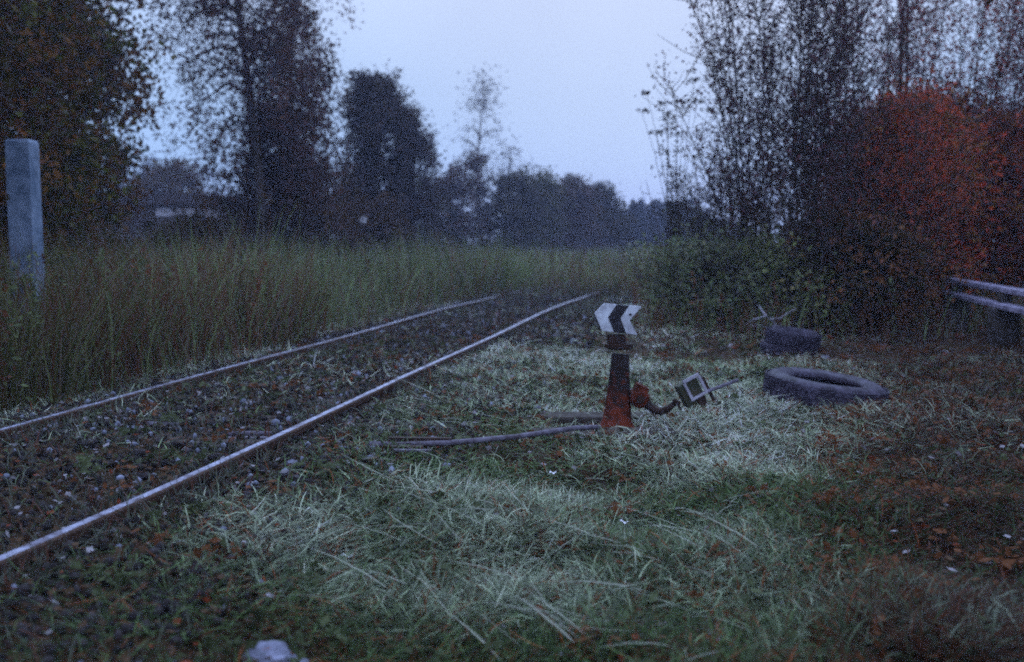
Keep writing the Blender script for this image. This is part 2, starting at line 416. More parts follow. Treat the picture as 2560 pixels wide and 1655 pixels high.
# point rod
pts = [G(u, v, z + .0) for u, v, z in ((1500, 1068, .10), (1440, 1070, .115), (1397, 1076, .12), (1290, 1092, .13), (1128, 1107, .135), (1000, 1112, .135), (925, 1110, .13))]
o0 = pts[-1].copy()
rod = empty('point_rod', (o0[0], o0[1], 0), label='rusty point rod running from the foot of the switch stand to the rail', cat='rod')
mb = MB(); mb.tube([p - (o0[0], o0[1], 0) for p in pts], .015, 10); mb.build('rod_bar', M_rod, rod, smooth=True)
mb = MB()
for uu, vv, lw, dz, tz in ((1050, 1100, .34, .145, .03), (1010, 1119, .2, .13, .02)):
    p = G(uu, vv, dz) - (o0[0], o0[1], 0); mb.box(p, (lw, .035, tz), rz=R(-3))
mb.build('coupling_plate', M_iron, rod, bevel=.003)
p = G(1030, 1126, .13) - (o0[0], o0[1], 0); mb = MB(); mb.box(p, (.2, .022, .012), rz=R(-3)); mb.build('coupling_bar', M_rod, rod, bevel=.002)
# rods between the rails
a, b = G(553, 1086, .11), G(690, 1084, .11)
mb = MB(); mb.tube([a - a, (b - a) * .5 + (0, 0, .004), b - a], .014, 8); mb.box((.28, -.07, -.01), (.5, .04, .02), rz=R(1)); o = mb.build('cross_rod', M_rod, loc=a)
tag(o, 'pale iron cross rod reaching under the right rail between the rails', 'rod')
a = G(290, 1044, .115); pp = [G(u, v, .115) - a for u, v in ((290, 1044), (330, 1053), (380, 1059), (430, 1062), (475, 1060))]
mb = MB(); mb.tube(pp, .013, 8); o = mb.build('curved_bar', M_rod, loc=a); tag(o, 'thin curved iron bar lying between the rails near the left rail', 'bar')

# ------------------------------------------------------------------ tyres
def tyre(loc, Ro, Rr, wd, rot, label, lugs=44):
    t = empty('tyre', loc, label=label, cat='tyre'); t.rotation_euler = rot
    prof = [(Rr, .16), (Rr - .012, .10), (Rr + .005, .02), (Rr + .03, .01), ((Ro + Rr) / 2, -.0), (Ro - .035, .05), (Ro - .008, .13)]
    prof = [(r_, z_ * wd / .25 if z_ < .12 else z_ * wd / .25) for r_, z_ in prof]
    full = [(r_, z_) for r_, z_ in prof] 
    lo = [(Rr + .004, wd * .34), (Rr - .01, wd * .16), (Rr + .008, wd * .04), (Rr + .035, .0), ((Ro + Rr) / 2 + .01, -.012), (Ro - .045, wd * .03), (Ro - .015, wd * .14), (Ro - .008, wd * .3)]
    ring = lo + [(r_, wd - z_) for r_, z_ in reversed(lo)]
    # inner carcass
    ring += [(Ro - .03, wd * .9), (Ro - .022, wd * .5), (Ro - .03, wd * .1)]
    mb = MB(); n = len(ring); S_ = 64
    V = [(r_ * math.cos(2 * math.pi * i / S_), r_ * math.sin(2 * math.pi * i / S_), z_) for i in range(S_) for r_, z_ in ring]
    fs = [(i * n + j, ((i + 1) % S_) * n + j, ((i + 1) % S_) * n + (j + 1) % n, i * n + (j + 1) % n) for i in range(S_) for j in range(n)]
    mb.add(V, fs); mb.build('sidewall', M_rubber, t, smooth=True)
    mb = MB()
    for i in range(lugs):
        a = 2 * math.pi * i / lugs
        for zz, off in ((wd * .22, 0), (wd * .5, .5), (wd * .78, 0)):
            aa = a + off * 2 * math.pi / lugs
            mb.box(((Ro - .002) * math.cos(aa), (Ro - .002) * math.sin(aa), zz), (.012, 2 * math.pi * Ro / lugs * .72, wd * .24), rz=aa + .0)
    mb.build('tread', M_rubber, t)
    return t
c1 = G(2070, 1006, .0)
tyre((c1[0], c1[1] + .12, -.01), .45, .27, .175, (R(3.5), R(6.5), .2), 'big worn truck tyre lying flat in the grass, nearest of the tyres', 40)
c2 = G(1977, 880)
tyre((c2[0], c2[1] + .1, -.07), .30, .19, .17, (0, R(-2), 1), 'dark car tyre at the bottom of the small tyre stack behind the truck tyre', 36)
tyre((c2[0] + .03, c2[1] + .08, .07), .29, .175, .16, (R(7), R(2), 1), 'car tyre lying on top of the small tyre stack, its dark hole showing', 36)

# pale beams at the right
A0, A1 = np.array([6.05, 13.9]), np.array([4.95, 8.3])
dv = A1 - A0; ln = float(np.linalg.norm(dv)); az = math.atan2(dv[1], dv[0]); mid = (A0 + A1) / 2
for name, off, z, lab in (('concrete_beam', .05, .64, 'pale concrete beam, the upper one of the stack at the right edge'), ('concrete_beam', -.03, .47, 'pale concrete beam, the lower one of the stack at the right edge'),):
    mb = MB(); mb.box((0, 0, 0), (ln, .15, .06)); o = mb.build(name, M_beam, bevel=.01, loc=(mid[0] + off, mid[1], z)); o.rotation_euler = (0, 0, az); tag(o, lab, 'beam')
for i, t_ in enumerate((.12, .5, .88)):
    p = A0 + dv * t_; mb = MB(); mb.box((0, 0, 0), (.2, .3, .44)); o = mb.build('support_block', M_wood, bevel=.01, loc=(p[0], p[1], .22)); o.rotation_euler = (0, 0, az)
    tag(o, ['dark wooden block under the far end of the beam stack', 'dark wooden block under the middle of the beam stack', 'dark wooden block under the near end of the beam stack'][i], 'block')
    mb = MB(); mb.box((0, 0, 0), (.1, .13, .108)); o = mb.build('spacer', M_wood, loc=(p[0], p[1], .555)); o.rotation_euler = (0, 0, az)
    tag(o, ['short spacer between the beams at their far end', 'short spacer between the beams at their middle', 'short spacer between the beams at their near end'][i], 'spacer')

# boards and branches behind the tyres
bs = [((1880, 815), (2010, 806), .1, 'thin grey board lying left of the tyre stack'), ((1960, 770), (2090, 766), .12, 'grey board lying in the weeds behind the tyre stack'), ((2400, 581), (2462, 582), 1.3, None)]
for (a, b, z, lab) in bs[:2]:
    pa, pb = G(*a, z), G(*b, z); dvv = pb - pa
    mb = MB(); mb.box((0, 0, 0), (float(np.linalg.norm(dvv)), .10, .022)); o = mb.build('board', M_pale, bevel=.003, loc=(pa + pb) / 2); o.rotation_euler = (R(8), 0, math.atan2(dvv[1], dvv[0])); tag(o, lab, 'board')
pa = G(1990, 850, .35); mb = MB()
mb.tube([G(1895, 762, .42) - pa, G(1915, 790, .38) - pa, G(1930, 800, .3) - pa, G(1960, 842, .12) - pa], [.006, .01, .011, .009], 6)
mb.tube([G(1925, 798, .35) - pa, G(1950, 795, .40) - pa, G(1990, 770, .5) - pa], [.008, .006, .003], 6)
mb.tube([G(1915, 790, .38) - pa, G(1880, 800, .38) - pa, G(1860, 812, .3) - pa], [.008, .006, .003], 6)
o = mb.build('dead_branch', M_pale, loc=pa, smooth=True); tag(o, 'forked dead branch leaning behind the tyre stack', 'branch')

# ------------------------------------------------------------------ posts
pb = D(61, 500, 9.6)
ps = empty('concrete_post', (pb[0], pb[1], 0), label='thick pale post standing in the tall grass at the left edge', cat='post')
mb = MB(); mb.box((0, 0, 1.06), (.235, .22, 2.14), taper=.97); mb.build('shaft', M_post, ps, bevel=.006)
mb = MB(); mb.box((0, 0, 2.139), (.215, .20, .02), taper=.95); mb.build('cap', M_post, ps, bevel=.004)
pb = D(1221, 560, 55)
mb = MB(); mb.box((0, 0, 1.45), (.17, .17, 2.9), taper=.8); o = mb.build('pale_pole', M_conc, bevel=.01, loc=(pb[0], pb[1], 0)); tag(o, 'thin pale pole far away in front of the dark trees', 'pole')
pb = D(909, 549, 28)
t = empty('round_sign', (pb[0], pb[1], 0), label='small round white sign on a thin dark pole before the rounded tree', cat='sign')
mb = MB(); mb.tube([(0, 0, 0), (0, 0, pb[2])], .02, 8); mb.build('pole', M_iron, t)
mb = MB(); mb.tube([(0, -.04, pb[2]), (0, -.022, pb[2])], .10, 20); mb.build('disc', M_white, t)

# ------------------------------------------------------------------ buildings
h0 = D(470, 560, 46)
B = empty('barn', (h0[0] - .1, 46, 0), label='long dark barn with a pale band under its roof behind the left trees', cat='barn')
mb = MB(); mb.box((0, 0, 1.35), (8.2, 5, 2.7)); mb.build('wall', M_board, B)
mb = MB(); mb.prism([(-4.6, 2.65), (4.6, 2.65), (3.0, 3.05), (-3.0, 3.15)], -2.9, 2.9); mb.build('roof', M_roof, B)
for x0, x1 in ((-.45, 2.35), (2.6, 4.05)):
    mb = MB(); mb.box(((x0 + x1) / 2, -2.54, 2.34), (x1 - x0, .06, .36)); mb.build('pale_panel', M_conc, B)
mb = MB(); mb.box((-1.6, -2.53, 1.05), (1.5, .05, 2.1)); dd = mb.build('door', M_roof, B)
mb = MB(); mb.box((-1.0, -2.58, 1.0), (.04, .05, .2)); mb.build('handle', M_iron, dd)
h1 = D(1062, 580, 58)
B = empty('hut', (h1[0], 58, 0), label='small bluish hut far away behind the thin bent trunks', cat='hut')
mb = MB(); mb.box((0, 0, .9), (1.5, 1.5, 1.8)); mb.build('wall', M_bluewall, B)
mb = MB(); mb.prism([(-.9, 1.78), (.9, 1.78), (0, 2.15)], -.9, .9); mb.build('roof', M_roof, B)
mb = MB(); mb.box((.1, -.77, .85), (.6, .04, 1.6)); mb.build('door', M_board, B)

# ------------------------------------------------------------------ trees
def colvar(n, rg, base, var=.35, hue=.15, rep=4):
    b = np.array(base)[None] * (1 + rg.uniform(-var, var, (n, 1))) * (1 + rg.uniform(-hue, hue, (n, 3)))
    return np.repeat(np.clip(b, .002, .9), rep, axis=0)
def tree(x, y, h, label, prof, base_col, leaf=.07, n_limb=34, per=10, m=26, sig=.22, r0=.16, droop=0., up=.5, bark=None, cat='tree', name='tree', group=None, seed=1, lean=(0, 0), start=.15, fill=0, col2=None, cmix=.3, twigs=True, sharp=.0):
    rg = np.random.default_rng(seed)
    z0 = float(hgt(x, y))
    T = empty(name, (x, y, z0), label=label, cat=cat, group=group)
    K = 12; f = np.linspace(0, 1, K)
    tr = np.stack([lean[0] * f ** 1.5 * h + .02 * h * np.sin(f * 5 + seed), lean[1] * f ** 1.5 * h + .02 * h * np.cos(f * 4 + seed), f * h * .97 - .1 * (f == 0)], 1)
    rad = r0 * (1 - f) ** .8 + .012
    rad[0] *= 1.35
    v, q_ = tubes(tr[None], rad[None], 10)
    tk = mesh_obj('trunk', v, q_, 4, bark or M_bark, T, smooth=True)
    # limbs
    fr = np.sort(rg.uniform(start, .98, n_limb)); Kl = 6
    az = rg.uniform(0, 2 * np.pi, n_limb) ; rr0 = np.array([prof(t) for t in fr]) * rg.uniform(.7, 1.1, n_limb)
    bp = np.stack([np.interp(fr, f, tr[:, i]) for i in range(3)], 1)
    g = np.linspace(0, 1, Kl)
    out = np.stack([np.cos(az), np.sin(az), 0 * az], 1)
    LP = bp[:, None] + out[:, None] * (rr0[:, None] * g)[:, :, None]
    LP[:, :, 2] += (up * rr0[:, None] * (g ** .8)) - droop * rr0[:, None] * g ** 2.4
    LP += rg.normal(0, .03, LP.shape) * (g[None, :, None]) * rr0[:, None, None]
    lrad = (np.interp(fr, f, rad) * .5)[:, None] * (1 - g[None]) ** .9 + .006
    parts = [tubes(LP, lrad, 5)]
    # cluster centres along the limbs
    tt = rg.uniform(.25, 1.0, (n_limb, per)) ** .8
    ci = tt * (Kl - 1); i0 = np.clip(ci.astype(int), 0, Kl - 2); w_ = (ci - i0)[..., None]
    idx = np.arange(n_limb)[:, None]
    CC = LP[idx, i0] * (1 - w_) + LP[idx, i0 + 1] * w_
    offs = rg.normal(0, 1, CC.shape) * (rr0[:, None, None] * .20 + .05)
    TC = CC + offs; TC[..., 2] -= droop * .25 * rg.random(TC.shape[:2])
    if twigs:
        a = CC.reshape(-1, 3); b = TC.reshape(-1, 3) + (TC - CC).reshape(-1, 3) * .35
        mid_ = (a + b) / 2 + rg.normal(0, .03, a.shape)
        TW = np.stack([a, mid_, b], 1)
        parts.append(tubes(TW, np.tile(np.array([.008, .005, .0025]), (len(a), 1)), 3))
    v, q_ = merge(parts)
    mesh_obj('branches', v, q_, 4, bark or M_bark, T)
    cen = TC.reshape(-1, 3)
    if fill:
        ff = rg.uniform(start * .6, .985, fill); an = rg.uniform(0, 2 * np.pi, fill); rr1 = np.array([prof(t) for t in ff]) * rg.uniform(.35, 1, fill) ** .5 * (.86 + .22 * vnoise(an * 2 + 7, ff * 9))
        px = np.stack([np.interp(ff, f, tr[:, i]) for i in range(3)], 1)
        px[:, 0] += np.cos(an) * rr1; px[:, 1] += np.sin(an) * rr1
        px[:, 2] = px[:, 2] + .2 * up * rr1
        cen = np.concatenate([cen, px])
    kp = vnoise(cen[:, 0] * 1.9 + 5 + seed, cen[:, 2] * 1.9 + cen[:, 1] * .9 + 30) > .2
    cen = cen[kp]; far_ = rg.random(len(cen)) < .12; cen[far_, :2] *= 1.14
    cnt = rg.integers(max(2, m // 3), m * 5 // 3, len(cen))
    cc = np.repeat(cen, cnt, axis=0)
    bright = np.repeat(rg.uniform(.65, 1.4, len(cen)), cnt)
    s_ = sig * rg.uniform(.5, 1.3, len(cen)); s_ = np.repeat(s_, cnt)[:, None]
    pos = cc + rg.normal(0, 1, cc.shape) * s_ * np.array([1, 1, .75 + droop * 1.2])
    pos[:, 2] = np.maximum(pos[:, 2], .05)
    v, q_ = leaves(pos, leaf, rg)
    cl = np.array(base_col)[None] * bright[:, None]
    if col2 is not None:
        sel = np.repeat(rg.random(len(cen)) < cmix, cnt); cl[sel] = np.array(col2)[None] * bright[sel, None]
    cl = cl * (1 + rg.uniform(-.3, .3, (len(pos), 1))) * (1 + rg.uniform(-.15, .15, (len(pos), 3)))
    mesh_obj('crown', v, q_, 4, M_leaf, T, cols=np.repeat(cl, 4, axis=0))
    return T
def egg(rmax, lo=.1, peak=.45, top=.06):
    def p(t):
        if t < peak: return rmax * (lo + (1 - lo) * math.sin(max(0, t / peak) * math.pi / 2) ** .8)
        return rmax * (top + (1 - top) * math.cos((t - peak) / (1 - peak) * math.pi / 2) ** .7)
    return p
def col(rmax, a=.7):   # columnar, round top
    return lambda t: rmax * (a + (1 - a) * min(1, t / .4)) * (1 if t < .7 else max(.05, math.sqrt(max(0, 1 - ((t - .7) / .3) ** 2))))

BR = (.125, .056, .013); GN = (.075, .070, .014)
tree(-8.3, 15.0, 9.5, 'big dark leafy tree filling the upper left corner', egg(2.35, .55, .4, .1), BR, leaf=.056, n_limb=60, per=13, m=46, sig=.25, r0=.24, fill=800, seed=3, start=.06, up=.45, col2=GN, cmix=.4)
tree(-8.5, 19.5, 9.0, 'dark leafy tree with a ragged right edge, beside the sky gap', egg(1.35, .75, .4, .25), BR, leaf=.065, n_limb=50, per=11, m=22, sig=.2, r0=.18, fill=330, seed=4, start=.08, up=.5, col2=(.055, .055, .02), cmix=.35)
tree(-11.2, 21.5, 10, 'dark tree seen between the pale post and the corner tree', egg(2.8, .6, .4), BR, leaf=.09, n_limb=50, per=11, m=24, sig=.28, r0=.22, fill=500, seed=5, start=.06)
# low bush between the left trees and the birch
tree(-7.9, 24.5, 1.3, 'low spreading bush under the sky gap, left of the birch', egg(1.3, .8, .4), (.07, .045, .018), leaf=.06, n_limb=30, per=10, m=18, sig=.17, r0=.05, fill=180, seed=6, start=.03, cat='bush', name='bush')
tree(-6.25, 24.0, 11.5, 'tall drooping birch with its bare lower trunk against the sky', egg(1.75, .35, .55, .3), (.10, .050, .036), leaf=.046, n_limb=64, per=13, m=38, sig=.2, r0=.13, droop=1.0, up=.55, bark=M_bark, fill=200, seed=7, start=.34, name='birch_tree')
tree(-5.4, 25.5, 8.4, 'leafy birch right of the tall drooping birch', egg(1.15, .75, .5, .3), (.085, .046, .034), leaf=.055, n_limb=60, per=11, m=18, sig=.17, r0=.12, droop=.6, up=.5, fill=150, seed=8, start=.12, name='birch_tree')
tree(-5.9, 25.8, 3.1, 'dense low bush at the foot of the birches', egg(2.0, .85, .35), (.075, .042, .018), leaf=.06, n_limb=36, per=10, m=20, sig=.2, r0=.05, fill=300, seed=9, start=.03, cat='bush', name='bush')
tree(-4.45, 32.5, 6.55, 'rounded dense tree standing alone against the sky', col(1.12, .8), (.062, .046, .036), leaf=.06, n_limb=60, per=12, m=24, sig=.17, r0=.14, fill=650, seed=10, start=.1, up=.4)
tree(-3.5, 33.5, 5.6, 'lower leafy tree leaning against the rounded tree', egg(.85, .35, .62, .2), (.065, .046, .038), leaf=.055, n_limb=46, per=10, m=18, sig=.16, r0=.09, fill=90, seed=12, start=.3, droop=.5, lean=(.02, 0))
tree(-2.95, 34, 4.7, 'thin bent tree with a bare lower trunk right of the rounded tree', egg(.42, .1, .8, .3), (.05, .04, .045), leaf=.05, n_limb=20, per=7, m=9, sig=.12, r0=.045, fill=0, seed=13, start=.55, droop=.3, lean=(.03, 0))
tree(-4.6, 31, 2.2, 'dark bush at the foot of the rounded tree', egg(1.7, .85, .35), (.07, .040, .018), leaf=.06, n_limb=30, per=9, m=18, sig=.18, r0=.04, fill=200, seed=14, start=.03, cat='bush', name='bush')
tree(-1.6, 52, 9.6, 'sparse pale birch rising thinly above the far bushes', egg(1.5, .3, .5, .3), (.05, .045, .05), leaf=.07, n_limb=30, per=7, m=5, sig=.3, r0=.09, droop=.5, up=.9, seed=15, start=.3, name='birch_tree')
tree(-.2, 54, 6.3, 'sparse crooked birch just right of the pale one', egg(1.1, .3, .5, .3), (.05, .045, .05), leaf=.07, n_limb=24, per=6, m=5, sig=.25, r0=.07, droop=.6, up=.8, seed=16, start=.3, name='birch_tree')
mids = [(-3.9, 47, 3.9, 1.6, 'green brown bush behind the thin bent tree'), (-2.2, 47, 5.0, 1.5, 'rounded bush under the sparse pale birch'), (.05, 47, 4.3, 1.4, 'dense bush right of the pale pole'), (1.3, 50, 4.9, 1.3, 'pointed dark tree above the middle of the far bushes'), (3.2, 54, 4.5, 1.6, 'dark bush where the tree line starts to fall'), (5.0, 58, 4.3, 1.7, 'low dark tree on the falling tree line')]
for i, (x, y, h, r_, lab) in enumerate(mids):
    tree(x, y, h, lab, egg(r_, .85, .4, .15), [(.075, .070, .034), (.085, .055, .040), (.065, .056, .036)][i % 3], leaf=.085, n_limb=30, per=9, m=17, sig=.22, r0=.07, fill=260, seed=20 + i, start=.03, cat='bush' if 'bush' in lab else 'tree', name='bush' if 'bush' in lab else 'tree')

# far wood: one mass
def far_wood():
    rg = np.random.default_rng(77); V = []; Fs = []; Cs = []; n0 = 0
    for i in range(150):
        y = rg.uniform(75, 135); u = rg.uniform(-2600, 5200) if i > 70 else rg.uniform(1300, 1830)
        x = (u - 1280) / F * y
        top = np.interp(u, [-2600, 1000, 1300, 1480, 1550, 1610, 1680, 1780, 1830, 5200], [300, 440, 480, 512, 535, 520, 512, 545, 560, 480])
        h = 1.2 + (595 - top) / F * y + rg.normal(0, .25)
        if rg.random() < .12: h += .9
        r_ = rg.uniform(1.3, 2.6); n = 500
        spr = rg.random() < .3
        t = rg.random(n); an = rg.uniform(0, 2 * np.pi, n)
        rad = r_ * ((1 - t) ** .9 * .8 if spr else np.sqrt(np.clip(1 - (2 * t - .9) ** 2 * .8, .03, 1))) * rg.uniform(.5, 1, n)
        p = np.stack([x + rad * np.cos(an), y + rad * np.sin(an), t * h], 1)
        v, q_ = leaves(p, .30, rg); V.append(v); Fs.append(q_ + n0); n0 += len(v)
        Cs.append(colvar(n, rg, (.034, .036, .032), .3))
    o = mesh_obj('far_wood', np.concatenate(V), np.concatenate(Fs), 4, M_leaf, cols=np.concatenate(Cs))
    tag(o, 'far dark wood along the horizon, reading as one mass', 'wood', kind='stuff')
far_wood()

# ------------------------------------------------------------------ thicket at the right: multi-stem saplings and bushes
def shrub(x, y, h, spread, label, stems=9, twn=12, lv=8, leaf=.035, colr=(.06, .035, .03), seed=1, name='bush', cat='bush', r0=.014, fan=(0, 0), low=.25, sig=.07, group=None, side=.42, M=None):
    rg = np.random.default_rng(seed); z0 = float(hgt(x, y))
    T = empty(name, (x, y, z0), label=label, cat=cat, group=group)
    K = 9; g = np.linspace(0, 1, K)
    az = rg.uniform(0, 2 * np.pi, stems); hh = h * rg.uniform(.6, 1.0, stems); hh[0] = h
    sp = spread * rg.uniform(.15, 1, stems); sp[0] *= .2
    P = np.zeros((stems, K, 3))
    P[:, :, 0] = rg.normal(0, .12, stems)[:, None] + (np.cos(az) * sp)[:, None] * g ** 1.3 + fan[0] * g ** 2
    P[:, :, 1] = rg.normal(0, .12, stems)[:, None] + (np.sin(az) * sp)[:, None] * g ** 1.3 + fan[1] * g ** 2
    P[:, :, 2] = hh[:, None] * g - .05
    P += np.cumsum(rg.normal(0, .012, P.shape) * h / 4, axis=1)
    rad = r0 * (1 - g)[None] ** .8 * rg.uniform(.6, 1.1, stems)[:, None] + .003
    stem_part = tubes(P, rad, 6)
    tt = rg.uniform(low, 1, (stems, twn)); ci = tt * (K - 1); i0 = np.clip(ci.astype(int), 0, K - 2); w_ = (ci - i0)[..., None]; ix = np.arange(stems)[:, None]
    A = (P[ix, i0] * (1 - w_) + P[ix, i0 + 1] * w_).reshape(-1, 3); n = len(A)
    ln_ = (side * h / 3 * (1.15 - tt.reshape(-1) * .75) * rg.uniform(.5, 1.3, n))[:, None]
    a2 = rg.uniform(0, 2 * np.pi, n); el = rg.uniform(.15, 1.15, n)
    d = np.stack([np.cos(a2) * np.cos(el), np.sin(a2) * np.cos(el), np.sin(el)], 1)
    B1 = A + d * ln_ * .5; B2 = B1 + (d + np.array([0, 0, .25])) * ln_ * .5 + rg.normal(0, .02, (n, 3))
    TW = np.stack([A, B1, B2], 1)
    v, q_ = merge([stem_part, tubes(TW, np.tile(np.array([.0075, .0055, .0028]), (n, 1)), 3)]); mesh_obj('stems', v, q_, 4, M or M_bark, T)
    mm = int(lv * 1.7); leaf = leaf * .74; t2 = rg.uniform(.1, 1.05, (n, mm)); base = TW[:, 0][:, None] * (1 - t2[..., None]) + TW[:, 2][:, None] * t2[..., None]
    keep = rg.random(n) < .8
    base = base[keep].reshape(-1, 3) + rg.normal(0, sig, (keep.sum() * mm, 3))
    br = np.repeat(rg.uniform(.6, 1.4, keep.sum()), mm)
    v, q_ = leaves(base, leaf, rg)
    cl = np.array(colr)[None] * br[:, None] * (1 + rg.uniform(-.3, .3, (len(base), 1))) * (1 + rg.uniform(-.15, .15, (len(base), 3)))
    mesh_obj('crown', v, q_, 4, M_leaf, T, cols=np.repeat(cl, 4, axis=0))
    return T
def at(u, d): return (u - 1280) / F * d
PK = (.10, .048, .048)
shrub(at(1697, 15.5), 15.5, 3.25, .35, 'slim upright sapling standing alone left of the thicket', stems=5, twn=26, lv=7, leaf=.034, colr=(.045, .035, .035), seed=31, name='sapling', cat='sapling', low=.2, sig=.05, side=.42)
shrub(at(1640, 15), 15, 2.1, 1.0, 'bare thin fan of stems leaning left before the slim sapling', stems=9, twn=5, lv=1, leaf=.03, colr=(.045, .035, .03), seed=32, name='sapling', cat='sapling', low=.4, fan=(-.35, 0), r0=.010)
shrub(at(1780, 14.5), 14.5, 2.6, .8, 'low twiggy bush between the slim sapling and the thicket', stems=12, twn=16, lv=6, leaf=.034, colr=(.045, .036, .034), seed=33)
shrub(at(1880, 14), 14, 5.6, 1.1, 'tall sprawling sapling at the left edge of the thicket, arching left', stems=12, twn=44, lv=9, leaf=.034, colr=PK, seed=34, name='sapling', cat='sapling', fan=(-.5, 0), side=.6)
shrub(at(1990, 13), 13, 6.2, 1.1, 'tall thicket sapling with many fine upright twigs', stems=14, twn=48, lv=8, leaf=.034, colr=PK, seed=35, name='sapling', cat='sapling', side=.55)
shrub(at(2110, 14.5), 14.5, 7.0, 1.2, 'tall pinkish brown sapling in the middle of the thicket', stems=14, twn=44, lv=7, leaf=.034, colr=(.15, .050, .05), seed=36, name='sapling', cat='sapling')
shrub(at(2250, 17.5), 17.5, 8.5, 1.0, 'thick stemmed young tree rising above the red bush', stems=7, twn=64, lv=11, leaf=.038, colr=(.22, .055, .040), seed=37, name='sapling', cat='sapling', r0=.045)
shrub(at(2400, 16.8), 16.8, 7.8, 1.5, 'tall reddish sapling right of the thick stemmed tree', stems=14, twn=46, lv=10, leaf=.038, colr=(.26, .058, .036), seed=38, name='sapling', cat='sapling', fan=(.5, 0))
shrub(at(2530, 16.3), 16.3, 7.4, 1.7, 'dark leaning sapling in the upper right corner', stems=14, twn=46, lv=10, leaf=.038, colr=(.20, .055, .04), seed=39, name='sapling', cat='sapling', fan=(.9, 0))
shrub(at(1930, 16.5), 16.5, 2.5, 1.3, 'dark bush behind the left of the thicket', stems=14, twn=24, lv=6, leaf=.036, colr=(.13, .09, .06), seed=40, low=.05)
shrub(at(2080, 15.6), 15.6, 2.8, 1.2, 'brown bush deep in the middle of the thicket', stems=14, twn=24, lv=6, leaf=.036, colr=(.16, .09, .055), seed=41, low=.05)
shrub(at(1830, 18), 18, 2.6, 1.4, 'greenish bush far back beside the track', stems=16, twn=24, lv=8, leaf=.038, colr=(.12, .13, .07), seed=42, low=.05)
def umbels():
    d = 15.2; b = np.array([at(1690, d), d, 0.]); T = empty('umbel_plant', b, label='tall dead plant with flat dark seed heads above the slim sapling', cat='plant')
    tips = [(1735, 199), (1708, 252), (1618, 231), (1658, 257), (1606, 276), (1768, 276), (1742, 254), (1640, 330)]
    ps_ = []; r_ = np.random.default_rng(9); CC = []; hd = []
    for u, v in tips:
        t_ = D(u, v, d + r_.normal(0, .25)) - b; m1 = np.array([t_[0] * .25, t_[1] * .3, t_[2] * .5]); m2 = np.array([t_[0] * .65, t_[1] * .7, t_[2] * .8])
        ps_.append([(r_.normal(0, .05), r_.normal(0, .05), 0), m1, m2, t_ - (0, 0, .05)])
        for k in range(9):
            a = r_.uniform(0, 6.28); e = t_ + (math.cos(a) * .11 * r_.random() ** .5, math.sin(a) * .11 * r_.random() ** .5, r_.normal(0, .008)); hd.append([t_ - (0, 0, .05), (t_ + e) / 2 - (0, 0, .02), e]); CC += [e + r_.normal(0, .014, 3) for _ in range(7)]
    v, q_ = merge([tubes(np.array(ps_), np.tile([.007, .005, .004, .003], (len(ps_), 1)), 5), tubes(np.array(hd), np.tile([.002, .0015, .001], (len(hd), 1)), 3)])
    mesh_obj('stems', v, q_, 4, M_bark, T)
    CC = np.array(CC).reshape(len(tips), -1, 3)
    for cc in CC:
        v, q_ = leaves(cc, .022, r_, .6); mesh_obj('seed_head', v, q_, 4, M_leaf, T, cols=colvar(len(cc), r_, (.05, .036, .03)))
umbels()
tree(at(2330, 18.5), 18.5, 3.5, 'tall reddish brown bush rising behind the red leaved bush', egg(1.6, .7, .4, .1), (.26, .06, .03), leaf=.042, n_limb=60, per=13, m=20, sig=.26, r0=.05, fill=260, seed=55, start=.03, cat='bush', name='bush', col2=(.08, .04, .02), cmix=.4)
tree(at(2560, 18.5), 18.5, 3.2, 'dark brown bush at the right edge behind the beams', egg(1.7, .7, .4, .1), (.16, .05, .026), leaf=.042, n_limb=60, per=13, m=20, sig=.26, r0=.05, fill=260, seed=56, start=.03, cat='bush', name='bush', col2=(.06, .035, .018), cmix=.4)
shrub(at(2270, 13.6), 13.6, 3.3, 1.1, 'loose reddish sapling standing just before the red leaved bush', stems=12, twn=26, lv=6, leaf=.036, colr=(.34, .07, .03), seed=61, name='sapling', cat='sapling', side=.6)
shrub(at(2090, 14), 14, 2.7, 1.2, 'loose rusty bush left of the red leaved bush', stems=12, twn=22, lv=5, leaf=.036, colr=(.28, .08, .04), seed=62, side=.55)
tree(at(430, 51), 51, 4.9, 'dark tree showing above the roof of the barn', egg(2.3, .8, .4, .2), (.085, .055, .03), leaf=.09, n_limb=36, per=10, m=18, sig=.26, r0=.08, fill=260, seed=71, start=.1)
# red bushes and unseen trees added at both sides to shade the edges
tree(at(2240, 15), 15, 3.2, 'red leaved round bush in front of the thicket, its red partly imitating leaked light', egg(1.25, .7, .35, .05), (.38, .065, .026), leaf=.036, n_limb=70, per=15, m=22, sig=.2, r0=.035, fill=500, seed=43, start=.03, cat='bush', name='bush', col2=(.24, .11, .035), cmix=.45)  # leaf red strengthened to paint in a red light leak
tree(at(2500, 15.5), 15.5, 2.9, 'dark red bush beside the right edge above the beams', egg(1.2, .8, .4, .2), (.26, .05, .022), leaf=.034, n_limb=40, per=12, m=22, sig=.12, r0=.03, fill=340, seed=44, start=.03, cat='bush', name='bush', col2=(.12, .045, .016), cmix=.5)
tree(at(2150, 13.3), 13.3, 1.35, 'brown bush left of the red leaved bush', egg(.95, .8, .4, .2), (.18, .08, .035), leaf=.034, n_limb=40, per=12, m=20, sig=.13, r0=.03, fill=300, seed=45, start=.03, cat='bush', name='bush', col2=(.05, .045, .018), cmix=.4)
tree(at(1960, 13.4), 13.4, .95, 'low green bush behind the small tyre stack', egg(.85, .85, .4, .2), (.17, .18, .075), leaf=.032, n_limb=34, per=12, m=18, sig=.12, r0=.02, fill=240, seed=46, start=.03, cat='bush', name='bush')
